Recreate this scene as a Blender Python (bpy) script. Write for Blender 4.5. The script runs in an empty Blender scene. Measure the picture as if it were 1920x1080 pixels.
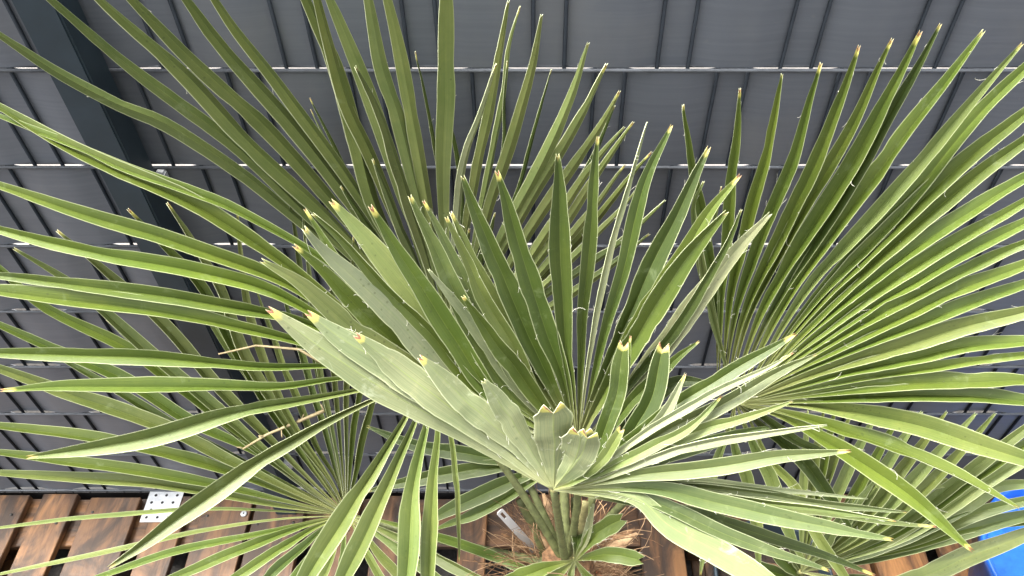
import bpy, bmesh, math, random
from mathutils import Vector, Matrix, noise as mnoise
random.seed(7)
S = bpy.context.scene
# ------------------------------------------------------------------ camera
F = 1500.0; PX = 1000.0; TH = math.radians(47.8); CZ = 2.28; FY = 1.135   # focal px (1920 wide), principal x, pitch down, height, fence distance
cam = bpy.data.cameras.new('camera'); camo = bpy.data.objects.new('camera', cam)
S.collection.objects.link(camo); S.camera = camo
camo.location = (0, 0, CZ); camo.rotation_euler = (math.pi/2 - TH, 0, 0)
cam.sensor_width = 36; cam.lens = 36*F/1920; cam.shift_x = (960-PX)/1920
cam.clip_start = .02; cam.clip_end = 500
S.render.resolution_x = 1024; S.render.resolution_y = 576
# ------------------------------------------------------------------ light
SUN_EL, SUN_AZ = 64, 285          # azimuth measured from +Y (behind the fence) towards +X
w = bpy.data.worlds.new('World'); S.world = w; w.use_nodes = True
nt = w.node_tree; bg = nt.nodes['Background']
sky = nt.nodes.new('ShaderNodeTexSky'); sky.sky_type = 'NISHITA'; sky.sun_disc = False
sky.sun_elevation = math.radians(SUN_EL); sky.sun_rotation = math.radians(SUN_AZ)
sky.dust_density = 6; sky.air_density = 1.0; sky.ozone_density = 0.6
hs = nt.nodes.new('ShaderNodeHueSaturation'); hs.inputs['Saturation'].default_value = .08
nt.links.new(sky.outputs[0], hs.inputs['Color']); nt.links.new(hs.outputs[0], bg.inputs[0])
bg.inputs[1].default_value = 0.15
sl = bpy.data.lights.new('sun', 'SUN'); sl.energy = 2.2; sl.angle = math.radians(14); sl.color = (1, .95, .86)
so = bpy.data.objects.new('sun', sl); S.collection.objects.link(so)
d = Vector((math.sin(math.radians(SUN_AZ))*math.cos(math.radians(SUN_EL)), math.cos(math.radians(SUN_AZ))*math.cos(math.radians(SUN_EL)), math.sin(math.radians(SUN_EL))))
so.rotation_euler = d.to_track_quat('Z', 'Y').to_euler(); so.location = (0, 0, 5)
S.view_settings.view_transform = 'Standard'; S.view_settings.look = 'None'; S.view_settings.gamma = 1
S.view_settings.exposure = 1.9
S.cycles.max_bounces = 8; S.cycles.transmission_bounces = 6
COL = S.collection

# ------------------------------------------------------------------ helpers
FWD = Vector((0, math.cos(TH), -math.sin(TH))); UPV = Vector((0, math.sin(TH), math.cos(TH))); RT = Vector((1, 0, 0)); CAM = Vector((0, 0, CZ))
def at(px, py, D): return CAM + FWD*D + RT*((px-PX)/F*D) + UPV*(-(py-540)/F*D)
WO = {}
def link(o, parent, origin):
    COL.objects.link(o); origin = Vector(origin); WO[o.name] = origin
    if parent is not None:
        o.parent = parent; o.location = origin - WO[parent.name]
    else: o.location = origin
    return o
def mo(name, vs, fs, mats, parent=None, origin=None, smooth=False, mi=None, uv=None):
    if origin is None: origin = WO[parent.name] if parent is not None else (0, 0, 0)
    origin = Vector(origin)
    me = bpy.data.meshes.new(name); me.from_pydata([tuple(Vector(v)-origin) for v in vs], [], fs)
    if not isinstance(mats, (list, tuple)): mats = [mats]
    for m in mats: me.materials.append(m)
    if mi: me.polygons.foreach_set('material_index', mi)
    if smooth is True: me.polygons.foreach_set('use_smooth', [True]*len(fs))
    elif smooth: me.polygons.foreach_set('use_smooth', smooth)
    if uv:
        l = me.uv_layers.new(name='UVMap')
        for p in me.polygons:
            for li, vi in zip(p.loop_indices, p.vertices): l.data[li].uv = uv[vi]
    me.update()
    return link(bpy.data.objects.new(name, me), parent, origin)
def empty(name, loc, parent=None):
    return link(bpy.data.objects.new(name, None), parent, loc)
def tag(o, label=None, cat=None, group=None, kind=None):
    if label: o['label'] = label
    if cat: o['category'] = cat
    if group: o['group'] = group
    if kind: o['kind'] = kind
    return o
class MB:
    def __init__(s): s.v = []; s.f = []; s.sm = []; s.m = []
    def add(s, vs, fs, smooth=False, m=0):
        b = len(s.v); s.v += [Vector(x) for x in vs]; s.f += [tuple(i+b for i in f) for f in fs]
        s.sm += [smooth]*len(fs); s.m += [m]*len(fs)
    def box(s, x0, x1, y0, y1, z0, z1, bev=0, m=0):
        bm = bmesh.new(); bmesh.ops.create_cube(bm, size=1)
        for v in bm.verts: v.co = Vector(((x0+x1)/2+v.co.x*(x1-x0), (y0+y1)/2+v.co.y*(y1-y0), (z0+z1)/2+v.co.z*(z1-z0)))
        if bev: bmesh.ops.bevel(bm, geom=bm.edges[:], offset=bev, segments=2, affect='EDGES')
        bm.verts.index_update()
        s.add([v.co.copy() for v in bm.verts], [[v.index for v in f.verts] for f in bm.faces], False, m); bm.free()
    def tube(s, pts, r, n=8, m=0, cap=True):
        pts = [Vector(p) for p in pts]; rs = r if isinstance(r, (list, tuple)) else [r]*len(pts)
        vs = []; fs = []; a = None
        for i, p in enumerate(pts):
            t = (pts[min(i+1, len(pts)-1)]-pts[max(i-1, 0)]).normalized()
            if a is None: a = t.orthogonal().normalized()
            a = (a - t*a.dot(t)).normalized(); b = t.cross(a)
            for k in range(n):
                q = 2*math.pi*k/n; vs.append(p+(a*math.cos(q)+b*math.sin(q))*rs[i])
        for i in range(len(pts)-1):
            for k in range(n): fs.append((i*n+k, i*n+(k+1) % n, (i+1)*n+(k+1) % n, (i+1)*n+k))
        if cap: fs.append(tuple(range(n))[::-1]); fs.append(tuple((len(pts)-1)*n+k for k in range(n)))
        s.add(vs, fs, True, m)
    def build(s, name, mats, parent=None, origin=None):
        return mo(name, s.v, s.f, mats, parent, origin, s.sm, s.m)

# ------------------------------------------------------------------ materials
def mat(name):
    m = bpy.data.materials.new(name); m.use_nodes = True; t = m.node_tree
    return m, t, t.nodes, t.links, t.nodes['Principled BSDF']
def N(ns, typ, **kw):
    n = ns.new(typ)
    for k, v in kw.items():
        if k.startswith('i_'): n.inputs[k[2:].replace('_', ' ')].default_value = v
        else: setattr(n, k, v)
    return n
def math_(t, op, a, b=None, c=None, clamp=False):
    n = t.nodes.new('ShaderNodeMath'); n.operation = op; n.use_clamp = clamp
    for i, x in enumerate((a, b, c)):
        if x is None: continue
        if isinstance(x, (int, float)): n.inputs[i].default_value = x
        else: t.links.new(x, n.inputs[i])
    return n.outputs[0]
def mixc(t, f, a, b, mode='MIX'):
    n = t.nodes.new('ShaderNodeMix'); n.data_type = 'RGBA'; n.blend_type = mode; n.clamp_factor = True
    if isinstance(f, (int, float)): n.inputs[0].default_value = f
    else: t.links.new(f, n.inputs[0])
    for i, x in ((6, a), (7, b)):
        if isinstance(x, tuple): n.inputs[i].default_value = (*x[:3], 1)
        else: t.links.new(x, n.inputs[i])
    return n.outputs[2]
def ramp(t, fac, lo, hi):
    n = t.nodes.new('ShaderNodeMapRange'); n.interpolation_type = 'SMOOTHSTEP'; n.clamp = True
    t.links.new(fac, n.inputs[0]); n.inputs[1].default_value = lo; n.inputs[2].default_value = hi
    return n.outputs[0]
def noise_(t, vec, scale, detail=3, rough=.5, dist=0):
    n = t.nodes.new('ShaderNodeTexNoise'); n.inputs['Scale'].default_value = scale; n.inputs['Detail'].default_value = detail
    n.inputs['Roughness'].default_value = rough; n.inputs['Distortion'].default_value = dist
    if vec is not None: t.links.new(vec, n.inputs['Vector'])
    return n.outputs['Fac']
def mapping(t, vec, scale=(1, 1, 1), loc=(0, 0, 0)):
    n = t.nodes.new('ShaderNodeMapping'); n.inputs['Scale'].default_value = scale; n.inputs['Location'].default_value = loc
    t.links.new(vec, n.inputs['Vector']); return n.outputs[0]
def bump(t, h, strength, dist, bsdf):
    n = t.nodes.new('ShaderNodeBump'); n.inputs['Strength'].default_value = strength; n.inputs['Distance'].default_value = dist
    t.links.new(h, n.inputs['Height']); t.links.new(n.outputs[0], bsdf.inputs['Normal']); return n

def leaf_material(name, under):
    m, t, ns, ln, b = mat(name)
    uv = N(ns, 'ShaderNodeUVMap').outputs[0]; sp = N(ns, 'ShaderNodeSeparateXYZ'); ln.new(uv, sp.inputs[0])
    u, v = sp.outputs[0], sp.outputs[1]
    oi = N(ns, 'ShaderNodeObjectInfo'); tc = N(ns, 'ShaderNodeTexCoord')
    geo = N(ns, 'ShaderNodeNewGeometry')
    cx = N(ns, 'ShaderNodeCombineXYZ'); ln.new(u, cx.inputs[0]); ln.new(v, cx.inputs[1]); ln.new(math_(t, 'MULTIPLY', oi.outputs['Random'], 50), cx.inputs[2])
    st = noise_(t, mapping(t, cx.outputs[0], (34, 2.2, 1)), 1, 3, .6)
    cross = noise_(t, mapping(t, cx.outputs[0], (1.5, 26, 1)), 1, 3, .6)
    big = noise_(t, geo.outputs['Position'], 9, 4, .6)
    fine = noise_(t, geo.outputs['Position'], 90, 3, .6)
    base = oi.outputs['Color']
    if under: base = mixc(t, .5, base, (.27, .31, .15))
    c = mixc(t, math_(t, 'MULTIPLY', ramp(t, st, .35, .7), .55), base, mixc(t, 1, base, (1.5, 1.35, 1.3), 'MULTIPLY'))
    c = mixc(t, math_(t, 'MULTIPLY', ramp(t, big, .38, .66), .6), c, mixc(t, 1, c, (.62, .72, .60), 'MULTIPLY'))
    c = mixc(t, math_(t, 'MULTIPLY', ramp(t, cross, .5, .75), .32), c, mixc(t, 1, c, (1.45, 1.3, 1.3), 'MULTIPLY'))
    # pale waxy scuffs
    sc = math_(t, 'MULTIPLY', ramp(t, noise_(t, mapping(t, geo.outputs['Position'], (1, 1, 1), (3, 1, 7)), 30, 5, .7, .6), .57, .72), .6 if under else .22)
    c = mixc(t, sc, c, (.50, .54, .38) if under else (.30, .36, .20))
    if under:
        rb = math_(t, 'ABSOLUTE', math_(t, 'SINE', math_(t, 'MULTIPLY', u, 6*math.pi)))
        c = mixc(t, math_(t, 'MULTIPLY', math_(t, 'SUBTRACT', 1, ramp(t, rb, .0, .3)), .35), c, (.12, .15, .055))
    # dark specks
    vo = N(ns, 'ShaderNodeTexVoronoi', feature='F1'); vo.inputs['Scale'].default_value = 95; ln.new(geo.outputs['Position'], vo.inputs['Vector'])
    vo.inputs['Randomness'].default_value = 1
    sk = math_(t, 'MULTIPLY', math_(t, 'LESS_THAN', vo.outputs['Distance'], .17), ramp(t, noise_(t, geo.outputs['Position'], 7, 2), .52, .6))
    c = mixc(t, math_(t, 'MULTIPLY', sk, .38), c, (.045, .06, .016))
    # midrib and margins
    du = math_(t, 'ABSOLUTE', math_(t, 'SUBTRACT', u, .5))
    rib = math_(t, 'SUBTRACT', 1, ramp(t, du, .008, .035))
    c = mixc(t, math_(t, 'MULTIPLY', rib, .16 if not under else .35), c, (.34, .42, .12))
    mg = ramp(t, du, .450, .485)
    c = mixc(t, math_(t, 'MULTIPLY', mg, .55), c, (.60, .64, .38))
    # yellow then brown dried tip (amount from the object's alpha)
    tn = math_(t, 'ADD', v, math_(t, 'MULTIPLY', math_(t, 'SUBTRACT', noise_(t, geo.outputs['Position'], 60, 3), .5), .03))
    al = oi.outputs['Alpha']; lo = math_(t, 'SUBTRACT', .992, math_(t, 'MULTIPLY', al, .026))
    yl = math_(t, 'MULTIPLY', math_(t, 'MULTIPLY', math_(t, 'SUBTRACT', tn, lo), 70, clamp=True), math_(t, 'MULTIPLY', al, 1.5, clamp=True))
    c = mixc(t, yl, c, (.56, .52, .14))
    br = math_(t, 'MULTIPLY', ramp(t, tn, .986, .995), oi.outputs['Alpha'])
    c = mixc(t, math_(t, 'MULTIPLY', br, .85), c, (.30, .13, .07))
    # straw coloured base of the leaflets
    c = mixc(t, math_(t, 'MULTIPLY', math_(t, 'SUBTRACT', 1, ramp(t, v, .0, .26)), .5), c, (.36, .35, .15))
    ln.new(c, b.inputs['Base Color'])
    ro = math_(t, 'ADD', math_(t, 'MULTIPLY', fine, .22), .34 if not under else .45); ln.new(ro, b.inputs['Roughness'])
    b.inputs['Specular IOR Level'].default_value = .6
    h = math_(t, 'ADD', noise_(t, mapping(t, cx.outputs[0], (60, 1.2, 1)), 1, 2, .5), math_(t, 'MULTIPLY', cross, .5))
    bump(t, h, .35, .0012, b)
    tr = N(ns, 'ShaderNodeBsdfTranslucent'); ln.new(mixc(t, 1, c, (1.35, 1.3, .6), 'MULTIPLY'), tr.inputs[0])
    mx = N(ns, 'ShaderNodeMixShader'); mx.inputs[0].default_value = .16
    ln.new(b.outputs[0], mx.inputs[1]); ln.new(tr.outputs[0], mx.inputs[2]); ln.new(mx.outputs[0], ns['Material Output'].inputs[0])
    return m
M = {}
M['up'] = leaf_material('leaf_upper', False)
M['un'] = leaf_material('leaf_under', True)
def simple(name, col, rough=.6, var=.25, scale=20, metal=0, bmp=0, spec=.5):
    m, t, ns, ln, b = mat(name)
    tc = N(ns, 'ShaderNodeNewGeometry').outputs['Position']
    n = noise_(t, tc, scale, 5, .6)
    ln.new(mixc(t, ramp(t, n, .3, .7), tuple(c*(1-var) for c in col), tuple(min(1, c*(1+var)) for c in col)), b.inputs['Base Color'])
    b.inputs['Roughness'].default_value = rough; b.inputs['Metallic'].default_value = metal; b.inputs['Specular IOR Level'].default_value = spec
    if bmp: bump(t, n, .6, bmp, b)
    return m
M['rim'] = simple('leaf_margin', (.62, .66, .42), .6, .15, 80)
M['thread'] = simple('leaf_thread', (.75, .74, .62), .8, .1, 50)
M['petiole'] = simple('petiole_green', (.13, .145, .055), .6, .35, 60, bmp=.001)
M['hast'] = simple('hastula', (.32, .30, .12), .6, .2, 80)
M['steel'] = simple('galvanised_steel', (.62, .64, .66), .45, .12, 60, metal=.4)
M['hole'] = simple('dark_hole', (.03, .03, .03), .9, .1)
M['label'] = simple('white_plastic', (.82, .82, .84), .35, .03)
M['fibre'] = simple('palm_fibre', (.22, .12, .06), .95, .5, 90, bmp=.003)
M['fibre2'] = simple('dry_sheath', (.42, .27, .15), .85, .35, 60, bmp=.002)
M['orange'] = simple('terracotta_plastic', (.50, .13, .05), .5, .15, 15)
M['blue'] = simple('blue_plastic', (.015, .12, .55), .4, .3, 14, bmp=.002)
M['soil'] = simple('soil', (.03, .02, .014), .95, .5, 60, bmp=.01)
M['stalk'] = simple('dry_stalk', (.30, .24, .13), .7, .2, 60)
# coated metal of wires
M['wire'] = simple('coated_wire', (.016, .020, .026), .85, .15, 40, spec=.15)
M['rod'] = simple('coated_rod', (.11, .12, .135), .4, .2, 30)
M['post'] = simple('coated_post', (.021, .035, .048), .5, .18, 9)
M['post_side'] = M['post']
M['black'] = simple('gap_shade_black', (.012, .012, .013), .7, .3, 20)  # black that paints in shade of the gap under the fence
def strip_material():
    m, t, ns, ln, b = mat('grey_privacy_strip')
    p = N(ns, 'ShaderNodeNewGeometry').outputs['Position']
    n = noise_(t, mapping(t, p, (2.5, 2.5, 160)), 1, 4, .65); n2 = noise_(t, p, 5, 4, .6); n3 = noise_(t, p, 55, 3, .6)
    oi = N(ns, 'ShaderNodeObjectInfo')
    c = mixc(t, ramp(t, n, .3, .7), (.108, .119, .140), (.122, .134, .156))
    c = mixc(t, math_(t, 'MULTIPLY', ramp(t, n2, .42, .72), .6), c, (.15, .156, .165))
    c = mixc(t, math_(t, 'MULTIPLY', ramp(t, n3, .66, .78), .25), c, (.17, .17, .165))
    ln.new(c, b.inputs['Base Color']); b.inputs['Roughness'].default_value = .55; b.inputs['Specular IOR Level'].default_value = .35
    bump(t, n, .35, .0006, b); return m
M['strip'] = strip_material()
def wood_material(name, dark, light, axis, wet=.4):
    m, t, ns, ln, b = mat(name)
    p = N(ns, 'ShaderNodeNewGeometry').outputs['Position']; oi = N(ns, 'ShaderNodeObjectInfo')
    cx = N(ns, 'ShaderNodeCombineXYZ'); ln.new(math_(t, 'MULTIPLY', oi.outputs['Random'], 9), cx.inputs[0]); ln.new(math_(t, 'MULTIPLY', oi.outputs['Random'], 5), cx.inputs[1])
    va = N(ns, 'ShaderNodeVectorMath', operation='ADD'); ln.new(p, va.inputs[0]); ln.new(cx.outputs[0], va.inputs[1]); p2 = va.outputs[0]
    sc = (26, 3.2, 26) if axis == 'y' else (3.2, 26, 26)
    g = noise_(t, mapping(t, p2, sc), 1, 5, .65, .8)
    sc2 = (9, 4, 9) if axis == 'y' else (4, 9, 9)
    bl = noise_(t, mapping(t, p2, sc2), 1, 5, .62, 1.0)
    kn = noise_(t, p2, 28, 3, .6)
    c = mixc(t, ramp(t, g, .3, .72), dark, light)
    c = mixc(t, math_(t, 'MULTIPLY', ramp(t, bl, .40, .60), .9), c, (.022, .014, .010))
    c = mixc(t, math_(t, 'MULTIPLY', oi.outputs['Random'], .7), c, (.055, .034, .024))
    c = mixc(t, math_(t, 'MULTIPLY', ramp(t, kn, .68, .76), .8), c, (.03, .015, .01))
    ln.new(c, b.inputs['Base Color'])
    ln.new(math_(t, 'ADD', math_(t, 'MULTIPLY', bl, .3), .35), b.inputs['Roughness'])
    bump(t, math_(t, 'ADD', g, math_(t, 'MULTIPLY', kn, .4)), .7, .003, b); return m
M['woody'] = wood_material('wet_wood_lengthwise', (.085, .04, .02), (.40, .19, .07), 'y')
M['woodx'] = wood_material('wet_wood_crosswise', (.09, .045, .022), (.34, .16, .06), 'x')

# ------------------------------------------------------------------ setting
def ground():
    n = 40; vs = []; fs = []
    ext = 60
    g = MB(); g.add([(-ext, -ext, 0), (ext, -ext, 0), (ext, ext, 0), (-ext, ext, 0)], [(0, 1, 2, 3)])
    o = g.build('ground', M['grd']); tag(o, kind='structure')
    p = MB(); p.add([(-30, FY+1.0, .004), (30, FY+1.0, .004), (30, 40, .004), (-30, 40, .004)], [(0, 1, 2, 3)])
    o = p.build('concrete_path', M['conc']); tag(o, kind='structure')
M['grd'] = simple('dark_asphalt', (.035, .032, .03), .9, .4, 70, bmp=.004)
M['conc'] = simple('pale_concrete', (.20, .185, .175), .9, .12, 8)
ground()

# fence: double rod mesh panels woven with grey strips
ROWS = [CZ-.721-.2*k for k in range(-2, 8)]       # heights of the horizontal rods
def fence_panel(x0, x1, label):
    t = empty('woven_fence', ((x0+x1)/2, FY, 0)); tag(t, label, 'fence', 'mesh fence panels woven with grey strips')
    k0 = math.ceil((x0+.01)/.05-1e-6); k1 = math.floor((x1-.01)/.05+1e-6)
    zt, zb = ROWS[0], ROWS[-1]
    for k in range(k0, k1+1):
        b = MB(); b.tube([(.05*k, FY, zb-.02), (.05*k, FY, zt+.02)], .0033, 8); b.build('vertical_wire', M['wire'], t)
    for z in ROWS:
        for s in (-1, 1):
            b = MB(); b.tube([(x0, FY+s*.007, z), (x1, FY+s*.007, z)], .0031, 8); b.build('horizontal_rod', M['rod'], t)
    for i in range(len(ROWS)-1):
        row = i-2                                   # row -1: above the first rod in view
        ph = .125 if row % 2 else .025              # centre of the bulge towards the viewer
        zhi, zlo = ROWS[i]-.0032, ROWS[i+1]+.0032
        n = int((x1-x0-.02)/.0125); vs = []; fs = []
        for a in range(n+1):
            x = x0+.01+(x1-x0-.02)*a/n
            c = math.cos(2*math.pi*(x-ph)/.2); y = FY-.0052*math.copysign(min(1, abs(c)*1.5), c)
            e = .0025*max(0, -c)*0
            for j in range(5):
                f = j/4; z = zlo+(zhi-zlo)*f; yy = FY+(y-FY)*1+.0006*mnoise.noise((x*6, i*3.1, j))
                sag = .0016*math.cos(math.pi*2*(x-ph)/.2) if j == 4 else (-.0016*math.cos(math.pi*2*(x-ph)/.2) if j == 0 else 0)
                vs.append((x, yy-.0006, z-sag*.9)); vs.append((x, yy+.0006, z-sag*.9))
        for a in range(n):
            for j in range(4):
                q = a*10+j*2
                fs.append((q, q+10, q+12, q+2)); fs.append((q+1, q+3, q+13, q+11))
            fs.append((a*10, a*10+1, a*10+11, a*10+10)); fs.append((a*10+8, a*10+18, a*10+19, a*10+9))
        st = mo('privacy_strip', vs, fs, M['strip'], t, smooth=True)
        for ed in st.data.edges:
            a, b_ = ed.vertices
            if abs(a-b_) == 10 and a % 10 in (0, 1, 8, 9): ed.use_edge_sharp = True
fence_panel(-.712, 1.83, 'grey woven mesh fence panel right of the dark post, behind the palm')
fence_panel(-2.3, -.722, 'grey woven mesh fence panel left of the dark post')
def post():
    t = empty('fence_post', (-.707, FY-.04, 0)); tag(t, 'dark blue grey square steel post in front of the fence, behind the left leaves', 'fence post')
    b = MB(); b.box(-.737, -.677, FY-.078, FY-.016, .0, 2.02, .003); b.build('post_tube', M['post'], t)
    b = MB(); b.box(-.738, -.676, FY-.079, FY-.015, 2.0202, 2.03, .002); b.build('post_cap', M['post'], t)
    for k in (1, 3, 5, 8):
        z = ROWS[k+0]-.012 if k != 3 else ROWS[3]-.014
        b = MB(); b.box(-.676, -.658, FY-.034, FY-.012, z-.022, z+.016, .003)
        c = b.build('clamp', M['steel'], t)
        b = MB(); b.tube([(-.667, FY-.041, z), (-.667, FY-.034, z)], .005, 6); b.build('bolt', M['steel'], c)
post()
# black strip added to paint in the shaded gap under the fence
b = MB(); b.box(-2.3, 1.83, FY+.003, FY+.04, 0, .13, .003); o = b.build('gap_shade_strip', M['black']); tag(o, 'black strip painted in for the shaded gap under the woven fence', 'painted shade')

# pallets
def pallet(x0, x1, boards, label, ytop=1.118):
    t = empty('wooden_pallet', ((x0+x1)/2, .55, 0)); tag(t, label, 'pallet', 'wooden pallets along the fence')
    y0, y1 = ytop-1.2, ytop; zt = .150
    def brd(name, a, b_, c, d_, z0, z1, m, par=t):
        bm = bmesh.new(); bmesh.ops.create_cube(bm, size=1)
        for v in bm.verts: v.co = Vector(((a+b_)/2+v.co.x*(b_-a), (c+d_)/2+v.co.y*(d_-c), (z0+z1)/2+v.co.z*(z1-z0)))
        long_y = (d_-c) > (b_-a)
        le = [e for e in bm.edges if abs((e.verts[0].co-e.verts[1].co)[1 if long_y else 0]) > .3]
        if le: bmesh.ops.subdivide_edges(bm, edges=le, cuts=16, use_grid_fill=True)
        sd = random.random()*50
        for v in bm.verts:
            q = v.co; v.co += Vector((mnoise.noise((q.x*9+sd, q.y*6, q.z*5)), mnoise.noise((q.x*9, q.y*6+sd, q.z*5)), 0))*.0028
            if q.z > (z0+z1)/2: v.co.z += .0018*mnoise.noise((q.x*14+sd, q.y*9, 0))
        bmesh.ops.bevel(bm, geom=[e for e in bm.edges if len(e.link_faces) == 2 and e.calc_face_angle() > 1], offset=.002, segments=1, affect='EDGES')
        bm.verts.index_update()
        o = mo(name, [v.co.copy() for v in bm.verts], [[v.index for v in f.verts] for f in bm.faces], m, par, origin=((a+b_)/2, (c+d_)/2, z0)); bm.free(); return o
    for a, b_ in boards:
        o = brd('deck_board', a, b_, y0+random.uniform(-.006, .006), y1+random.uniform(-.008, .004), zt-.022, zt, M['woody'])
        for yy in (y0+.07, (y0+y1)/2, y1-.07):
            for xx in (a+.022, b_-.022):
                if yy < .3: continue
                nl = MB(); px_, py_ = xx+random.uniform(-.006, .006), yy+random.uniform(-.02, .02)
                nl.tube([(px_, py_, zt-.002), (px_, py_, zt+.0022)], .0042, 8); nl.build('nail', M['nail'], o)
    for yc in (y0+.0725, (y0+y1)/2, y1-.0725):
        brd('cross_board', x0, x1, yc-.0725, yc+.0725, zt-.0465, zt-.0245, M['woodx'])
        for xa, xb in ((x0, x0+.1), ((x0+x1)/2-.07, (x0+x1)/2+.07), (x1-.1, x1)):
            bb = MB(); bb.box(xa+.003, xb-.003, yc-.07, yc+.07, .0245, zt-.049, .002); bb.build('block', M['woodx'], t)
    for xa, xb in ((x0, x0+.1), ((x0+x1)/2-.05, (x0+x1)/2+.05), (x1-.1, x1)):
        brd('bottom_board', xa, xb, y0, y1, .002, .022, M['woody'])
M['nail'] = simple('nail', (.05, .045, .04), .6, .3)
pallet(-2.42, -1.62, [(-2.42, -2.275), (-2.23, -2.13), (-2.09, -1.945), (-1.9, -1.8), (-1.765, -1.62)], 'wooden pallet farthest left beside the fence, cut by the photo edge')
pallet(-1.61, -.81, [(-1.61, -1.465), (-1.427, -1.327), (-1.285, -1.14), (-1.093, -.996), (-.953, -.812)], 'wet brown wooden pallet in the lower left carrying a perforated metal plate')
pallet(-.8, .09, [(-.8, -.655), (-.60, -.50), (-.45, -.37), (-.21, -.132), (-.06, .085)], 'orange brown wooden pallet left of the palm pot with wide gaps between boards')
pallet(.10, .92, [(.10, .245), (.30, .417), (.47, .59), (.635, .735), (.78, .92)], 'wooden pallet under the right side of the palm')
pallet(.94, 1.76, [(.94, 1.085), (1.125, 1.225), (1.265, 1.41), (1.45, 1.55), (1.60, 1.76)], 'wooden pallet in the lower right corner below the palm leaves')
def plate():
    z = .1525; x0, x1, y0, y1 = -1.135, -1.045, 0, 0
    pc = [at(277, 978, 1), at(320, 921, 1)]
    def gp(px, py):
        r = at(px, py, 1)-CAM; return CAM+r*((z-CZ)/r.z)
    A, B_, C_, D_ = gp(275, 979), gp(305, 979), gp(333, 923), gp(293, 921)
    xa, xb = gp(285, 950).x-.02, gp(322, 950).x+.022; ya, yb = gp(300, 979).y, gp(300, 921).y
    t = empty('perforated_plate', ((xa+xb)/2, (ya+yb)/2, z)); tag(t, 'small galvanised perforated metal plate lying on the left wooden pallet', 'metal plate')
    b = MB(); b.box(xa, xb, ya, yb, z-.001, z+.0015, .0004); b.build('plate_sheet', M['steel'], t)
    for j in range(4):
        for i in range(3):
            b = MB(); cx = xa+(xb-xa)*(i+.5+.18*(j % 2))/3.2; cy = ya+(yb-ya)*(j+.6)/4.2
            b.tube([(cx, cy, z+.0005), (cx, cy, z+.0019)], .0042, 10); b.build('punched_hole', M['hole'], t)
    c = gp(457, 963)
    b = MB(); b.tube([(c.x, c.y, .1505), (c.x, c.y, .1535), (c.x, c.y, .1545)], [.009, .009, .006], 14)
    b.tube([(c.x, c.y, .1546), (c.x, c.y, .1549)], .003, 6, 1)
    o = b.build('screw', [M['steel'], M['hole']], origin=(c.x, c.y, .15)); tag(o, 'round pale screw head set in the pallet board right of the metal plate', 'screw')
plate()

# ------------------------------------------------------------------ palms
def catmull(P, n):
    P = [P[0]*2-P[1]] + P + [P[-1]*2-P[-2]]; out = []
    segs = len(P)-3
    # sample by approximate arc length
    dense = []
    for i in range(segs):
        p0, p1, p2, p3 = P[i:i+4]
        for k in range(12):
            t = k/12; dense.append(.5*((2*p1)+(-p0+p2)*t+(2*p0-5*p1+4*p2-p3)*t*t+(-p0+3*p1-3*p2+p3)*t**3))
    dense.append(P[-2])
    L = [0]
    for a, b_ in zip(dense, dense[1:]): L.append(L[-1]+(b_-a).length)
    j = 0
    for k in range(n+1):
        s = L[-1]*k/n
        while j < len(L)-2 and L[j+1] < s: j += 1
        f = (s-L[j])/max(1e-9, L[j+1]-L[j]); out.append(dense[j].lerp(dense[j+1], f))
    return out, L[-1]
def profile(s, kind):
    if kind == 't': g = min(1, .16+.98*(s/.62)**.9); e = 1 if s < .85 else 1-.55*((s-.85)/.15)**2; return g*e
    g = min(1, .10+.95*(s/.42)**.95) if s < .42 else 1
    if kind == 'w': g = min(1, .10+.95*(s/.6)**.9)
    k0 = .52 if kind != 'w' else .66
    e = 1 if s < k0 else 1-.86*((s-k0)/(1-k0))**1.7
    return g*e
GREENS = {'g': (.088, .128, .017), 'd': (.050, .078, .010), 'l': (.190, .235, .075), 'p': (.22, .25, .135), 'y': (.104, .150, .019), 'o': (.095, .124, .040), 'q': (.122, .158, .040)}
NLEAF = 0
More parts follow.
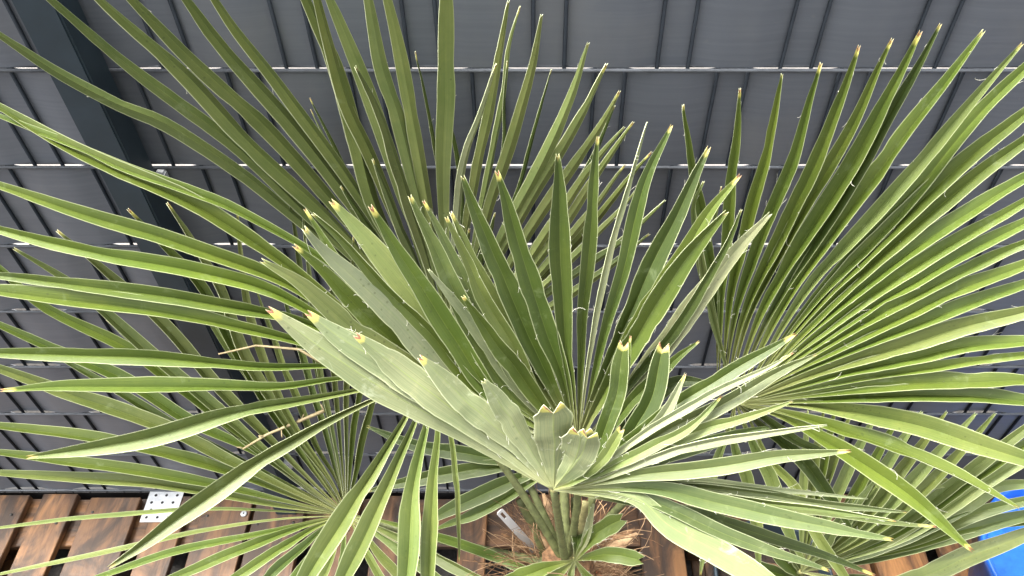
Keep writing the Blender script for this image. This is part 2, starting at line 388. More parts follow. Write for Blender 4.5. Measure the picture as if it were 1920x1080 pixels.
def leaflet(frond, hub, pts, D0, D1, wpx, col='g', roll=0, fold=24, under=False, kind='n', tip=1., arch=0., threads=0, tb=None, fused=False):
    """pts: pixel points tip..base. A folded ribbon with real width, fold and thickness."""
    global NLEAF; NLEAF += 1
    rnd = random.Random(NLEAF*13+5)
    P = [Vector((x, y)) for x, y in pts][::-1]
    e = P[-1]
    if e.x <= 0 or e.x >= 1920 or e.y <= 0 or e.y >= 1080:
        P.append(e+(e-P[-2]).normalized()*95)
    n = 38
    pp, L = catmull(P, n)
    Dm = lambda s: D0+(D1-D0)*(s if fused else s**1.15) - arch*math.sin(math.pi*s)
    C = [at(p.x, p.y, Dm(i/n)) for i, p in enumerate(pp)]
    nz = rnd.random()*90
    seg = (C[-1]-C[0]).length
    # small natural kinks
    for i in range(n+1):
        s = i/n; C[i] += Vector((mnoise.noise((nz, s*5, 0)), mnoise.noise((nz, s*5, 4)), mnoise.noise((nz, s*5, 9))))*min(.0022, seg*.008)*(min(1, s*3) if not fused else max(0, s-.4))
    W = 1.1*wpx*((D0+D1)/2)/F
    fa = math.radians(fold*1.42); rl = math.radians(roll+rnd.uniform(-9, 9)*(.1 if fused else 1))
    vs = []; uv = []; fs = []; mi = []
    T = .0011
    xs = (-1, -.52, 0, .52, 1)
    wob = rnd.uniform(-1, 1)
    rimp = [[], []]
    kinks = [(rnd.uniform(.3, .9), rnd.uniform(-13, 13), rnd.uniform(.06, .2), rnd.uniform(-.0014, .0014)) for _ in range(rnd.choice((0, 1, 1, 2)))] if not fused and kind != 't' else []
    for i in range(n+1):
        s = i/n; t = (C[min(i+1, n)]-C[max(i-1, 0)]).normalized()
        v = CAM-C[i]; nn = (v-t*v.dot(t)).normalized()
        rr = rl+math.radians((14 if not fused else 3)*mnoise.noise((nz+7, s*2.2, 1)))
        kw_ = 1; ko = 0
        for (sk, ka, kd, kx) in kinks:
            q = min(1, max(0, (s-sk)/.05+.5)); rr += math.radians(ka)*q; kw_ *= 1-kd*math.exp(-((s-sk)/.03)**2); ko += kx*math.exp(-((s-sk)/.06)**2)
        nn = Matrix.Rotation(rr, 3, t) @ nn; sd = t.cross(nn)           # sd points to one side
        hw = W/2*profile(s, kind)*(1+.07*mnoise.noise((nz, s*9, 3)))*kw_
        f = fa*(1.35-.55*min(1, s*1.6)) if not under else fa*(1.4-.8*min(1, s*1.6))
        sg = -1 if under else 1                                         # underside: edges turn away from the viewer
        tipcut = 0
        for k, x in enumerate(xs):
            ax = abs(x); ww = hw*x*math.cos(f*(1 if ax > .6 else 1.12)); hh = hw*ax*math.sin(f)*(1 if ax > .6 else 1.15)*sg
            ed = .0007*mnoise.noise((nz+k, s*38, x)) if ax == 1 else 0
            p = C[i]+sd*(ww+ed*x+ko)+nn*hh
            if i >= n-1:
                p = p+t*((ax-.5)*hw*(1.6 if kind == 't' else 2.4)*(1 if i == n else .45))
            vs.append(p+nn*T/2); uv.append(((x+1)/2, s))
            vs.append(p-nn*T/2); uv.append(((x+1)/2, s))
        if threads: rimp[0].append((vs[-10].copy(), sd*-1, t, nn)); rimp[1].append((vs[-2].copy(), sd, t, nn))
    top, bot = (1, 0) if under else (0, 1)
    for i in range(n):
        for k in range(4):
            q = i*10+k*2
            fs.append((q, q+2, q+12, q+10)); mi.append(top)
            fs.append((q+1, q+11, q+13, q+3)); mi.append(bot)
        q = i*10
        fs.append((q, q+10, q+11, q+1)); mi.append(2); fs.append((q+8, q+9, q+19, q+18)); mi.append(2)
    q = n*10
    for k in range(4): fs.append((q+k*2, q+k*2+2, q+k*2+3, q+k*2+1)); mi.append(2); fs.append((k*2, k*2+1, k*2+3, k*2+2)); mi.append(2)
    o = mo('leaflet', vs, fs, [M['up'], M['un'], M['rim']], frond, smooth=True, mi=mi, uv=uv)
    for ed in o.data.edges:
        a, b_ = ed.vertices
        if abs(a-b_) == 10 and a % 10 in (0, 1, 4, 5, 8, 9): ed.use_edge_sharp = True
    c = GREENS[col]; j = rnd.uniform(.86, 1.16); h = rnd.uniform(-.05, .05)
    o.color = (c[0]*j*(1+h), c[1]*j, c[2]*j*(1-h), tip*rnd.choice((.2, .5, .8, 1)))
    if threads and tb is not None:
        for q in range(threads):
            side = rimp[rnd.randint(0, 1)]; i = rnd.randint(6, n-2); p, sdv, t, nn = side[i]
            Lh = rnd.uniform(.003, .010) if rnd.random() < .93 else rnd.uniform(.012, .026)
            dr = (sdv*rnd.uniform(.05, .45)+t*rnd.choice((-1, 1))*rnd.uniform(.5, 1.2)+nn*rnd.uniform(-.2, .5)).normalized(); cur = p.copy(); pts3 = [cur.copy()]
            ax = Vector((rnd.uniform(-1, 1), rnd.uniform(-1, 1), rnd.uniform(-1, 1))).normalized(); an = rnd.uniform(-.9, .9)
            for _ in range(5): cur = cur+dr*(Lh/5); pts3.append(cur.copy()); dr = Matrix.Rotation(an, 3, ax) @ dr
            tb.tube(pts3, .00018 if Lh < .02 else .00024, 3, cap=False)
    return o
def parse(line):
    a = line.split('|'); w_ = float(a[0]); pts = [tuple(float(q) for q in s.split(',')) for s in a[1].split()]
    kw = {}
    if len(a) > 2:
        for s in a[2].split():
            if s in GREENS: kw['col'] = s
            elif s == 'U': kw['under'] = True
            elif s in ('T', 'W'): kw['kind'] = s.lower()
            elif s == 'X': kw['fused'] = True; kw['fold'] = 9
            elif s[0] == 'D': kw['D1'] = float(s[1:])
            elif s[0] == 'B': kw['D0'] = float(s[1:])
            elif s[0] == 'r': kw['roll'] = float(s[1:])
            elif s[0] == 'f': kw['fold'] = float(s[1:])
            elif s[0] == 't': kw['tip'] = float(s[1:])
            elif s[0] == 'h': kw['nohub'] = True
    return w_, pts, kw
def frond(palm, crown, hub, Dh, D1, data, label, col='g', petw=(.0054, .0082), bend=(0, 0, .06), threads=0, fold=24, arch=0., under=False, dfun=None, petiole=True, roll=0, tipmul=1):
    H = at(hub[0], hub[1], Dh+.006)
    pet = MB(); C0 = Vector(crown); ctrl = (H+C0)/2+Vector(bend)
    pts = [(H*(1-u)**2+ctrl*2*u*(1-u)+C0*u*u) for u in [i/16 for i in range(17)]]
    if petiole:
        # triangular-oval petiole with a row of small teeth
        pet.tube(pts, [petw[0]+(petw[1]-petw[0])*(i/16)**1.5 for i in range(17)], 10)
        rn = random.Random(int(hub[0]))
        for i in range(2, 16):
            p = pts[i]; t = (pts[i+1]-p).normalized() if i < 16 else t
            sd = t.cross((CAM-p).normalized()).normalized(); r = petw[0]+(petw[1]-petw[0])*(i/16)**1.5
            for s in (-1, 1):
                for _ in range(2):
                    q = p.lerp(pts[min(16, i+1)], rn.random())+sd*s*r*.92; pet.tube([q, q+sd*s*.0018], [.0012, .0002], 4)
    # hastula: small pointed pad where the leaflets meet
    vd = (CAM-H).normalized(); pet.tube([H-vd*.004, H+vd*.003, H+vd*.006], [petw[0]*1.15, petw[0]*.9, petw[0]*.2], 10, 1)
    fr = pet.build('frond', [M['petiole'], M['hast']], palm, origin=H)
    if label: fr['label'] = label
    tb = MB()
    for line in data.strip().splitlines():
        if not line.strip(): continue
        w_, pp, kw = parse(line)
        if not kw.pop('nohub', False): pp = pp+[hub]
        d1 = kw.pop('D1', None)
        if d1 is None: d1 = dfun(pp[0]) if dfun else D1
        d0 = kw.pop('D0', Dh); kw.setdefault('col', col); kw.setdefault('fold', fold); kw.setdefault('roll', roll); kw['tip'] = kw.get('tip', 1)*tipmul; kw.setdefault('under', under)
        leaflet(fr, hub, pp, d0, d1, w_, arch=arch, threads=threads, tb=tb, **kw)
    if tb.v:
        o = tb.build('leaf_threads', M['thread'], fr); o['kind'] = 'stuff'
    return fr

CROWN = at(1062, 1062, 1.52)
palm = empty('fan_palm', (CROWN.x, CROWN.y, .15)); tag(palm, 'large green fan palm with stiff pointed leaflets in the middle, in the orange pot', 'palm')
# A: nearest frond, pale undersides to the left, leaflets fanning right
A_UP = """
48|1440,1092 1353,1038 1253,983 1180,930|U o r-16 f14 W D1.02
30|1553,1070 1420,1025 1320,985 1187,928|o D1.05 r-8
26|1640,1078 1520,1032 1420,1000 1287,960|d D1.15 B1.16
38|1673,1012 1573,993 1480,973 1353,945 1220,916|o D1.04 r-6
22|1755,988 1640,975 1500,955 1350,932 1200,912|o D1.07
20|1680,977 1580,962 1440,943 1300,924 1180,908|q D1.07
22|1700,959 1573,948 1420,926 1287,911 1180,905|o D1.09
13|1627,935 1453,917 1320,903 1180,900|p D1.09 t0
34|1593,845 1453,857 1333,878 1220,887 1120,903|o D1.02 r6
20|1550,797 1410,816 1320,831 1220,860 1120,900|p r22 D1.0 t0
34|1440,800 1330,830 1230,858 1130,895|d D1.08 t0
26|1485,753 1403,780 1320,803 1220,847 1120,897|q D1.03
30|1530,664 1444,705 1351,761 1259,800 1120,880|o D1.02 W r8
18|1487,661 1416,700 1305,755 1212,808 1110,885|p r14 D1.0 
32|1490,627 1375,694 1268,761 1180,825|d D1.06 W B1.1
24|1352,742 1300,795 1200,850 1110,893|q D1.03
24|1285,702 1250,770 1205,820 1120,880|p D1.06 B1.1 W
40|1243,648 1222,747 1180,817 1120,885|d D1.08 B1.12 T
34|1170,645 1155,740 1125,830 1095,890|d D1.08 B1.12 T
20|1182,630 1170,720 1135,830 1100,890|g D1.09 B1.13
22|1165,805 1130,860 1085,900|q D1.05 B1.07 T
62|1090,812 1078,862|U p f12 T D1.0
50|1104,815 1085,860|U p f10 T r12 D1.0
66|1036,768 1040,840|U p f13 T D.99
44|908,716 960,790 1005,862|U p f12 W D.99
50|788,671 862,740 960,828|U p f12 W D.98
54|666,628 760,700 880,790 975,866|U p f11 W D.97
54|577,588 653,640 800,735 940,842|U p f11 W D.96
52|505,580 571,630 690,712 860,808 970,876|U p f12 W D.95
"""
frond(palm, CROWN, (1038, 917), 1.08, 1.0, A_UP, 'nearest frond with silvery leaf undersides turned to the viewer', threads=9, bend=(0, -.03, .03), tipmul=1.5)
# B: upright dark frond behind A, and its paler left leaflets
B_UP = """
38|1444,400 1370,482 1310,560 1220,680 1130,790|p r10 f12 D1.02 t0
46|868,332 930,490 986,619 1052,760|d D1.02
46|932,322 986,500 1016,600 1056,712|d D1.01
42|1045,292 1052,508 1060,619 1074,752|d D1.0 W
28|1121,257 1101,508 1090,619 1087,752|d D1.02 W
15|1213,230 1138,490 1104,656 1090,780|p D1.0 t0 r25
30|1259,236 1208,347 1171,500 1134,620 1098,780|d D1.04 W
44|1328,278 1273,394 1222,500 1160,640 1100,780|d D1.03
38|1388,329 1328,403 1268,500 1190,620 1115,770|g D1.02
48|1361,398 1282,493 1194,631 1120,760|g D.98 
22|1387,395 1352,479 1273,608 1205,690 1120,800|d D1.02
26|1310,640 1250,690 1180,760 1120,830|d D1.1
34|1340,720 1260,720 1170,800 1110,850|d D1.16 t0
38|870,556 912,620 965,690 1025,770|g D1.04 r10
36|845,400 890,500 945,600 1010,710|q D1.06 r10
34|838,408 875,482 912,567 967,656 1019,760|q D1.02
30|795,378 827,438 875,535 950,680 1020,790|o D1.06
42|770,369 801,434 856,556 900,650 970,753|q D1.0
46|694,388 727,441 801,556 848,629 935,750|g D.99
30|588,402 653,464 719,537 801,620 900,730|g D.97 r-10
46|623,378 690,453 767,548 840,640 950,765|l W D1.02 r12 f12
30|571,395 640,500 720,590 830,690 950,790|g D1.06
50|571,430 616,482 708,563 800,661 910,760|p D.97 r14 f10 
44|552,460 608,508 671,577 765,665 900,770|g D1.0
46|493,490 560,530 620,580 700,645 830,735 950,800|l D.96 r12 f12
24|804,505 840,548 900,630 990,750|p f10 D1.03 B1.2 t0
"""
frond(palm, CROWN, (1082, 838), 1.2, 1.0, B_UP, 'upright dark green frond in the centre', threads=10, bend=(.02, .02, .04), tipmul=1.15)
# C: big right frond
up = [(1280,197,1291,287,1318,430,1342,560,24),(1388,167,1375,324,1362,470,1352,600,26),(1467,139,1435,300,1398,430,1368,570,28),(1537,120,1495,278,1444,403,1385,570,30),
 (1611,88,1537,287,1475,420,1400,580,34),(1673,74,1606,222,1510,390,1415,570,32),(1726,60,1652,208,1560,370,1440,560,40),(1763,46,1685,185,1590,350,1450,580,32),
 (1844,60,1768,162,1652,315,1490,540,42),(1916,83,1814,200,1675,362,1510,550,34),(1940,112,1814,241,1700,380,1530,560,42),(1940,200,1788,320,1600,500,1500,610,44),
 (1940,252,1800,355,1640,490,1510,620,42),(1940,325,1800,408,1640,522,1500,638,40),(1940,368,1800,450,1640,550,1500,655,34),(1940,410,1800,480,1640,575,1500,668,38),
 (1940,448,1800,512,1640,595,1500,680,34),(1940,490,1800,545,1640,620,1500,690,40),(1940,528,1800,578,1640,640,1500,700,36),(1940,580,1800,615,1640,665,1500,712,44),
 (1940,640,1800,653,1640,688,1500,725,40),(1940,664,1800,682,1640,706,1500,735,24),(1940,715,1800,716,1640,727,1500,745,42),(1940,756,1800,742,1640,742,1500,752,44),
 (1940,868,1830,832,1700,793,1520,760,52),(1908,953,1800,895,1640,830,1500,783,40),(1822,1032,1700,925,1560,835,1470,785,44)]
C_UP = ''
for i, (a, b_, c, d_, e, f_, g, h_, ww) in enumerate(up):
    k = min(1, i/9); bx, by = 1345+(1385-1345)*k, 702+(757-702)*k
    colr = 'g' if i not in (7,) else 'd'
    if i in (9, 24, 19): colr = 'q'
    if i in (25, 26): colr = 'y'
    C_UP += f"{ww}|{a},{b_} {c},{d_} {e},{f_} {g},{h_} {bx:.0f},{by:.0f}|{colr} h r{(-14 if i>2 else 0)} B{1.3-.0015*i:.3f} {'t1' if a<1920 else 't0'}\n"
C_UP += """

14|1352,350 1330,440 1315,500|l
20|1318,340 1300,400 1330,560|l
26|1590,1090 1530,1000 1493,917 1440,860 1407,790|q D1.28
32|1512,1058 1480,1000 1450,910 1420,850 1395,795|q D1.3
30|1425,1072 1420,1000 1403,907 1375,830|q D1.35
26|1313,1078 1325,1000 1335,900 1365,810|l D1.4
22|1560,850 1500,830 1440,790|g D1.32
34|1600,1000 1510,870 1430,800|d D1.36 t0
"""
def dC(p): 
    y = min(1080, max(0, p[1])); return .96+.27*(y/1080)
frond(palm, CROWN, (1378, 752), 1.31, 1.1, C_UP, 'big bright frond spreading to the upper right', threads=5, bend=(0, 0, .08), fold=32, dfun=dC)
# D: back frond in the upper middle; its lighter greens paint in light
D_UP = """
30|0,66 111,137 222,195 315,233 444,317 548,402 700,530|q r6
28|98,0 222,107 326,187 444,276 567,395 700,520|q r10 t0
38|190,0 348,139 474,276 611,402 730,530|q t0
36|250,0 355,108 500,240 640,400 750,540|q t0
34|348,0 418,89 555,242 660,380 770,540|q t0
30|404,0 448,63 537,176 670,360 780,540|q t0
38|575,0 632,130 668,260 705,393 790,560|q t0
30|596,0 645,178 690,280 740,400 800,560|q t0
34|618,0 670,122 722,260 768,400 815,560|l t0
26|667,126 708,204 745,315 777,410 825,570|o r20
34|690,0 716,122 752,240 792,400 830,560|l r10 t0
32|728,0 755,122 780,260 806,400 835,560|l t0
10|778,97 795,175 815,280 835,420|d D1.14
10|822,93 838,200 858,300 868,420|d D1.16
32|834,-12 836,150 830,300 832,400 840,560|l f14 t0 W
18|930,120 905,210 875,290 858,400 848,560|p r28
24|954,4 930,150 893,333 878,410 855,560|l
16|975,13 955,90 940,200 905,380|l D1.1
26|1016,30 993,148 950,296 915,400 870,570|l
9|951,115 946,200 941,290 900,480|d D1.15
10|1032,130 1004,240 971,352 910,520|d D1.15
28|1103,82 1060,207 1004,326 960,410 880,570|l
28|1137,122 1071,252 980,400 890,580|l
26|1161,172 1093,289 1015,400 900,590|l
16|1152,200 1110,300 1040,410 910,590|d D1.15
22|1170,240 1097,330 1030,430 920,590|l
22|1187,230 1115,336 1060,420 930,590|l D1.14
20|1172,310 1110,395 1040,480 930,600|l D1.2
20|1221,286 1150,370 1085,450 940,600|q D1.2
20|1246,377 1165,455 1100,500 950,605|q D1.25
18|1200,350 1140,420 1060,500 940,605|l D1.22
12|581,184 610,240 656,333 720,450|d D1.3
9|583,205 625,290 658,360 730,470|l D1.32
20|640,350 700,440 780,560|d D1.3
20|1215,440 1130,510 1040,570 950,620|q D1.3
22|700,300 740,400 800,540|o D1.25
20|880,430 870,520 860,600|d D1.3
20|930,400 900,500 868,600|d D1.3
"""
def dD(p):
    y = max(-40, p[1]); return .97+.0007*max(0, y)
frond(palm, CROWN, (852, 668), 1.5, 1.1, D_UP, 'far frond rising against the fence in the upper middle', bend=(0, .03, .05), fold=-30, dfun=dD, threads=1, roll=14)
# E: left frond
E_UP = """
26|-2,218 160,283 237,317 370,365 455,402 620,500 720,600|g
42|0,204 111,269 222,322 370,388 518,485 640,580|g r8
40|0,350 104,386 185,412 333,456 518,525 640,600|g r8
40|0,430 185,477 370,510 518,552 660,630|y r8
36|0,518 185,540 370,566 555,600 690,660|g r8
46|0,549 222,573 407,606 611,655|g r10 W
36|0,662 260,670 481,688 640,688|g W
36|3,733 167,727 333,727 511,729 640,712|g W
42|54,857 259,824 444,773 640,738|q r10 W
42|206,1061 370,947 518,843 640,775|q r-8 W
50|575,1085 682,915 771,765|q D1.22 W r6
46|645,1085 708,955 786,772|q D1.22 W 
48|762,1085 778,902 804,782|q D1.22 W
36|802,1085 815,902 823,790|q D1.24 W
14|861,1052 856,902 843,805|q D1.3
16|640,560 700,620 760,680|d
"""
frond(palm, CROWN, (800, 704), 1.33, 1.13, E_UP, 'left frond with long arching leaflets reaching the left edge', bend=(0, .02, .07), fold=36, arch=.03, roll=12)
# F: low left frond, a full fan
F_UP = """
28|27,467 111,517 180,568 300,680 444,800 560,900|q
26|0,505 85,577 237,652 320,712 444,808 570,905|g
28|107,434 200,512 307,610 400,720 500,820 590,910|q
26|240,393 315,467 381,545 450,670 520,790 600,900|g
26|315,382 355,445 407,538 459,671 540,800 615,900|l
18|444,390 452,480 470,600 530,760 620,900|l
16|541,366 555,450 580,620 615,780 638,900|q
14|567,396 580,520 600,700 632,860|l
14|612,358 622,520 625,700 640,860|q
14|662,440 655,600 648,760 648,880|q
14|690,600 680,700 660,820|g
16|720,690 695,760 668,870|g
28|0,610 93,652 222,706 352,789 481,850 590,925|g
34|0,694 93,726 296,800 444,872 592,942|q
30|0,799 185,826 333,856 444,889 560,935|g r8
26|0,850 111,864 260,884 389,908 530,940|g
26|0,888 222,902 370,919 518,947|q
10|0,989 260,962 407,954 540,960|l
12|0,1078 240,1028 370,998 520,975|l r20
18|185,1082 333,1035 481,1004 600,975|g
24|330,1082 444,1035 560,990|g
24|440,1085 520,1035 590,990|g
24|500,1085 560,1035 610,990|d
24|550,1090 590,1040 625,995|g
20|600,1095 625,1040 640,995|q
20|640,1095 645,1040 648,995|q
22|1030,1088 930,1043 819,1006 720,978|g D1.5
26|900,1085 782,1024 700,985|q D1.5
24|830,1090 750,1030 690,988|q D1.5
22|760,1092 715,1040 675,990|q D1.5
18|720,1092 690,1040 665,990|q D1.5
18|330,500 420,640 520,780 600,890|q D1.6
18|390,560 470,690 560,820 620,900|d D1.6
16|480,540 530,680 590,830 630,900|q D1.6
16|520,520 560,650 605,800|g D1.62
22|200,600 330,720 450,820 570,915|g D1.55
20|60,640 230,740 400,840 570,925|d D1.6
"""
def dF(p):
    y = p[1]; return 1.34+.26*max(0, min(1, (y-380)/700))
frond(palm, CROWN, (650, 966), 1.72, 1.5, F_UP, 'low left frond forming a full wheel of narrow leaflets', bend=(0, .04, -.12), fold=30, dfun=dF, roll=12, petw=(.007, .010))
# J: darker leaflets behind the trunk to the left
J_UP = """
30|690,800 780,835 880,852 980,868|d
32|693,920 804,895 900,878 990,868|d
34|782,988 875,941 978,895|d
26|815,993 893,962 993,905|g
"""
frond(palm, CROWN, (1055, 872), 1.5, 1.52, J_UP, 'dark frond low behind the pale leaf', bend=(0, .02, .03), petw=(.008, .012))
I_UP = """
30|1203,1050 1142,1040|g T t0
34|1168,972 1114,1004|g T t0
34|975,1083 1020,1066|g
34|1020,1100 1050,1075|g
34|1065,1110 1070,1075|g T
34|1125,1105 1095,1072|g T
16|1113,945 1100,1005|p t0
30|1095,950 1085,1000|d t0 D1.5
"""
frond(palm, CROWN+Vector((.01, .01, -.06)), (1078, 1050), 1.40, 1.36, I_UP, 'small young frond at the foot of the crown', threads=8, bend=(0, 0, 0), petw=(.006, .008))

# trunk, sheaths, fibres and cut stalks
def trunk():
    base = at(1050, 1080, 1.74); ax = Vector((CROWN.x, CROWN.y, 0)); z0, z1 = .45, CROWN.z+.03
    b = MB(); n = 28; m = 22; vs = []; fs = []
    for i in range(n+1):
        z = z0+(z1-z0)*i/n
        for k in range(m):
            a = 2*math.pi*k/m; r = .066*(1-.30*(i/n)**2)+.012*mnoise.noise((math.cos(a)*3, math.sin(a)*3, z*22))+.004*mnoise.noise((k*3, i*2, 5))
            vs.append((ax.x+math.cos(a)*r, ax.y+math.sin(a)*r, z))
    for i in range(n):
        for k in range(m): fs.append((i*m+k, i*m+(k+1) % m, (i+1)*m+(k+1) % m, (i+1)*m+k))
    fs.append(tuple(n*m+k for k in range(m))); b.add(vs, fs, True); b.build('trunk', M['fibre'], palm)
    rn = random.Random(3)
    h = MB()
    for i in range(800):
        a = rn.uniform(0, 6.28); z = rn.uniform(z0+.08, z1+.03); r = .055
        p = Vector((ax.x+math.cos(a)*r, ax.y+math.sin(a)*r, z)); dr = Vector((math.cos(a)*rn.uniform(.2, 1.2), math.sin(a)*rn.uniform(.2, 1.2), rn.uniform(-.3, 1))).normalized()
        pts = [p.copy()]; L = rn.uniform(.04, .16); axr = Vector((rn.uniform(-1, 1), rn.uniform(-1, 1), rn.uniform(-1, 1))).normalized(); an = rn.uniform(-.35, .35)
        for _ in range(6): p = p+dr*L/6; pts.append(p.copy()); dr = (Matrix.Rotation(an, 3, axr) @ dr+Vector((0, 0, -.08))).normalized()
        h.tube(pts, rn.uniform(.0003, .0009), 3, m=rn.randint(0, 1), cap=False)
    o = h.build('trunk_fibre', [M['fibre'], M['fibre2']], palm); o['kind'] = 'stuff'
    # flat dry sheaths / old leaf bases around the crown
    for (x, y, D, x2, y2, D2, ww, m) in [(975, 935, 1.52, 1040, 1062, 1.60, .020, 'petiole'), (1000, 950, 1.66, 1045, 1065, 1.62, .032, 'fibre'), (960, 1040, 1.62, 1040, 1075, 1.6, .03, 'fibre2'), (1098, 940, 1.40, 1070, 1062, 1.5, .017, 'stalkg'),
                                         (1112, 930, 1.46, 1082, 1060, 1.53, .020, 'petiole'), (1015, 1000, 1.52, 1048, 1068, 1.56, .012, 'fibre2'), (1080, 935, 1.52, 1066, 1060, 1.56, .018, 'petiole'),
                                         (1195, 1000, 1.64, 1090, 1068, 1.6, .028, 'fibre2'), (1190, 990, 1.7, 1100, 1045, 1.62, .022, 'fibre'), (1020, 925, 1.62, 1052, 1060, 1.6, .030, 'fibre2'), (940, 1000, 1.66, 1035, 1070, 1.62, .02, 'fibre'), (985, 1070, 1.5, 1050, 1085, 1.55, .02, 'fibre2')]:
        p, q = at(x, y, D), at(x2, y2, D2); b = MB(); n = 12; vs = []; fs = []
        t = (q-p).normalized(); v = (CAM-p).normalized(); sd = t.cross(v).normalized(); nn = sd.cross(t)
        sd0 = rn.random()*40
        for i in range(n+1):
            s = i/n; c = p.lerp(q, s)+nn*.006*mnoise.noise((sd0, s*3, 0))+sd*.008*mnoise.noise((sd0+9, s*2, 0)); hw = ww/2*(.75+.5*s)
            if m in ('fibre', 'fibre2') and s < .3: hw *= .25+2.5*s
            for k in range(7):
                a = math.pi*2*k/7; vs.append(c+sd*math.cos(a)*hw*(1+.15*mnoise.noise((sd0+k, s*6, 0)))+nn*math.sin(a)*hw*.38)
        for i in range(n):
            for k in range(7): fs.append((i*7+k, i*7+(k+1) % 7, (i+1)*7+(k+1) % 7, (i+1)*7+k))
        fs.append(tuple(range(7))[::-1]); fs.append(tuple(n*7+k for k in range(7)))
        b.add(vs, fs, True); b.build('leaf_base', M[m], palm)
M['stalkg'] = simple('drying_petiole', (.30, .27, .12), .6, .3, 60, bmp=.001)
trunk()
# dry flower stalk among the left leaves
def stalk(pl, pts, r, name='dry_flower_stalk', beads=0):
    b = MB(); P = [at(*p) for p in pts]; b.tube(P, [r*(1-.5*i/(len(P)-1)) for i in range(len(P))], 6)
    rn = random.Random(5)
    for i in range(beads):
        k = rn.randint(0, len(P)-2); q = P[k].lerp(P[k+1], rn.random()); e = q+Vector((rn.uniform(-1, 1), rn.uniform(-1, 1), rn.uniform(-1, .4)))*.012
        b.tube([q, e, e+(e-q)*.3], [.0008, .0016, .0003], 5)
    b.build(name, M['stalk'], pl)
stalk(palm, [(620, 690, 1.5), (560, 655, 1.5), (480, 648, 1.5), (410, 664, 1.5)], .003)
stalk(palm, [(620, 765, 1.62), (560, 790, 1.62), (500, 815, 1.62), (455, 842, 1.62)], .004, beads=10)

# pot
def pot(c, r, h, z0, m, name, label, cat):
    t = empty(name, (c.x, c.y, z0)); tag(t, label, cat)
    n = 48; prof = [(r*.72, 0), (r*.93, h-.035), (r*.94, h-.034), (r, h-.032), (r*1.01, h-.004), (r, h), (r*.965, h), (r*.955, h-.004), (r*.9, h-.03), (r*.9, h-.05)]
    vs = []; fs = []
    for (rr, z) in prof:
        for k in range(n): a = 2*math.pi*k/n; vs.append((c.x+rr*math.cos(a), c.y+rr*math.sin(a), z0+z))
    for i in range(len(prof)-1):
        for k in range(n): fs.append((i*n+k, i*n+(k+1) % n, (i+1)*n+(k+1) % n, (i+1)*n+k))
    fs.append(tuple(range(n))[::-1])
    mo('pot_wall', vs, fs, m, t, smooth=[True]*(len(fs)-1)+[False])
    vs = [(c.x, c.y, z0+h-.03)]; fs = []
    for k in range(n): a = 2*math.pi*k/n; vs.append((c.x+r*.91*math.cos(a), c.y+r*.91*math.sin(a), z0+h-.045))
    for k in range(n): fs.append((0, 1+k, 1+(k+1) % n))
    mo('lid' if name == 'plastic_tub' else 'soil', vs, fs, m if name == 'plastic_tub' else M['soil'], t, smooth=True)
pot(Vector((CROWN.x-.01, CROWN.y-.02, 0)), .16, .36, .152, M['orange'], 'plant_pot', 'orange plastic plant pot holding the large middle palm', 'plant pot')
# white plant tag
def tagstick():
    p, q = at(936, 958, 1.50), at(1003, 1032, 1.62); t = (q-p).normalized(); v = (CAM-p).normalized(); sd = t.cross(v).normalized(); nn = sd.cross(t)
    root = empty('plant_tag', q); tag(root, 'long white plastic plant tag with a slot, tucked into the trunk fibres', 'plant tag')
    w_ = .0075; L = (q-p).length; vs = []; fs = []
    def P(a, b_, c): return p+t*a+sd*b_+nn*c
    # outline with slot: ring of outer and inner points
    out = [(0.004, -w_), (0, -w_*.5), (0, w_*.5), (0.004, w_), (L, w_), (L, -w_)]
    inn = [(0.008, -w_*.35), (0.008, -w_*.35), (0.008, w_*.35), (0.008, w_*.35), (.03, w_*.35), (.03, -w_*.35)]
    for c in (.0007, -.0007):
        for a, b_ in out: vs.append(P(a, b_, c))
        for a, b_ in inn: vs.append(P(a, b_, c))
    for k in range(6):
        j = (k+1) % 6
        fs.append((k, j, 6+j, 6+k)); fs.append((12+k, 18+k, 18+j, 12+j)); fs.append((k, 12+k, 12+j, j)); fs.append((6+k, 6+j, 18+j, 18+k))
    mo('tag_strip', vs, fs, M['label'], root)
tagstick()

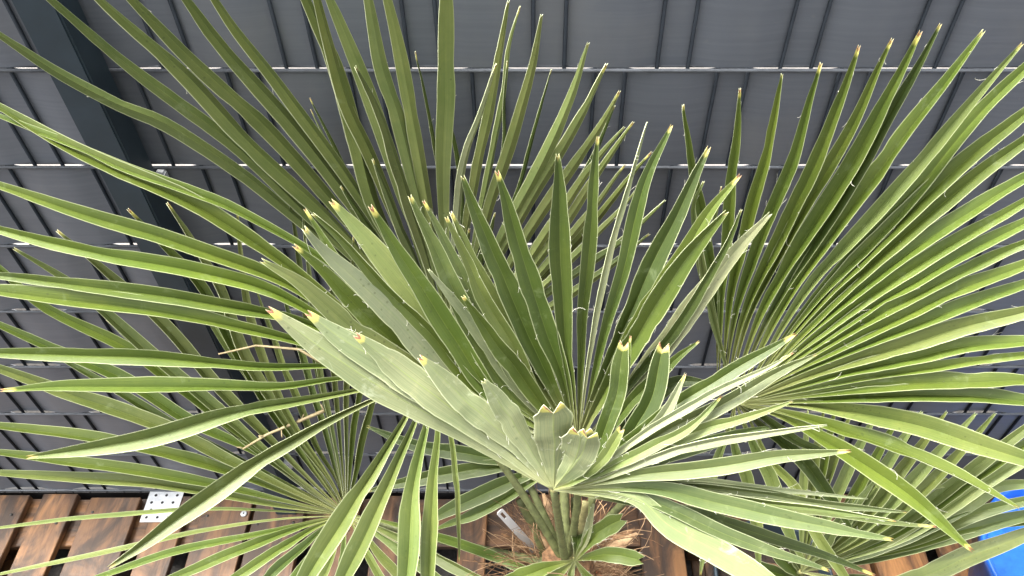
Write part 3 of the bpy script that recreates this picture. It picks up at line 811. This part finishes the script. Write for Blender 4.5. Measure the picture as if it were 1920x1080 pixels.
# H: second palm, lower right, behind
HC = at(1500, 1075, 1.78)
CR2 = HC+Vector((-.02, .05, -.14))
palm2 = empty('fan_palm', (CR2.x, CR2.y, .15)); tag(palm2, 'smaller fan palm at the lower right behind the large palm, mostly hidden', 'palm')
b = MB(); b.tube([(CR2.x, CR2.y, .2), (CR2.x, CR2.y, CR2.z)], [.05, .035], 14); b.build('trunk', M['fibre'], palm2)
H_UP = """
18|1515,770 1510,860 1505,960|l t0
20|1545,765 1530,850 1515,960|q
22|1568,762 1548,850 1525,960|g t0
20|1600,765 1565,860 1530,970|q t0
24|1650,768 1600,860 1550,970|l
22|1690,770 1640,860 1570,980|g t0
28|1728,772 1670,860 1590,980|l t0 
26|1775,772 1700,870 1600,990|q t0
28|1830,775 1740,870 1620,990|l t0
26|1865,775 1760,890 1640,995|q t0
28|1940,790 1820,880 1660,1000|q r10
26|1940,822 1820,900 1670,1005|g
30|1940,852 1830,915 1680,1010|l
26|1940,905 1870,912 1810,950 1680,1010|l r25 f12 t0
28|1940,935 1830,962 1700,1015|q
28|1935,975 1820,985 1700,1020|g
26|1700,930 1780,905 1740,960 1640,1020|l r20 t0 f10
34|1930,965 1850,985 1760,1010 1640,1045|o
36|1935,998 1820,1042 1740,1078 1640,1100|l r10 f16
24|1640,900 1600,960 1550,1020|o t0
24|1600,930 1570,985 1540,1030|o t0
24|1820,960 1720,1000 1600,1045|d t0
"""
frond(palm2, CR2, (1502, 1072), 1.77, 1.62, H_UP, 'upper frond leaning right', bend=(0, 0, 0), fold=27, dfun=lambda p: 1.55+.2*max(0, min(1, (p[1]-780)/300)))
H2 = """
30|1440,1000 1460,1040|d
26|1700,1110 1600,1085|o
26|1380,1095 1440,1085|g
30|1350,1040 1420,1065|d
24|1480,1000 1490,1030|o t0
"""
frond(palm2, CR2, (1508, 1088), 1.8, 1.72, H2, 'low side frond', bend=(0, 0, 0), fold=25)
pot(Vector((CR2.x, CR2.y, 0)), .14, .26, .152, M['post'], 'plant_pot', 'dark plastic plant pot holding the smaller palm at the lower right', 'plant pot')
# blue tub at the right
pb = at(1960, 1075, 2.02)
pot(Vector((pb.x+.02, pb.y-.01, 0)), .21, .25, .152, M['blue'], 'plastic_tub', 'bright blue lidded plastic tub standing on the pallet at the right edge', 'tub')
print('leaflets', NLEAF)
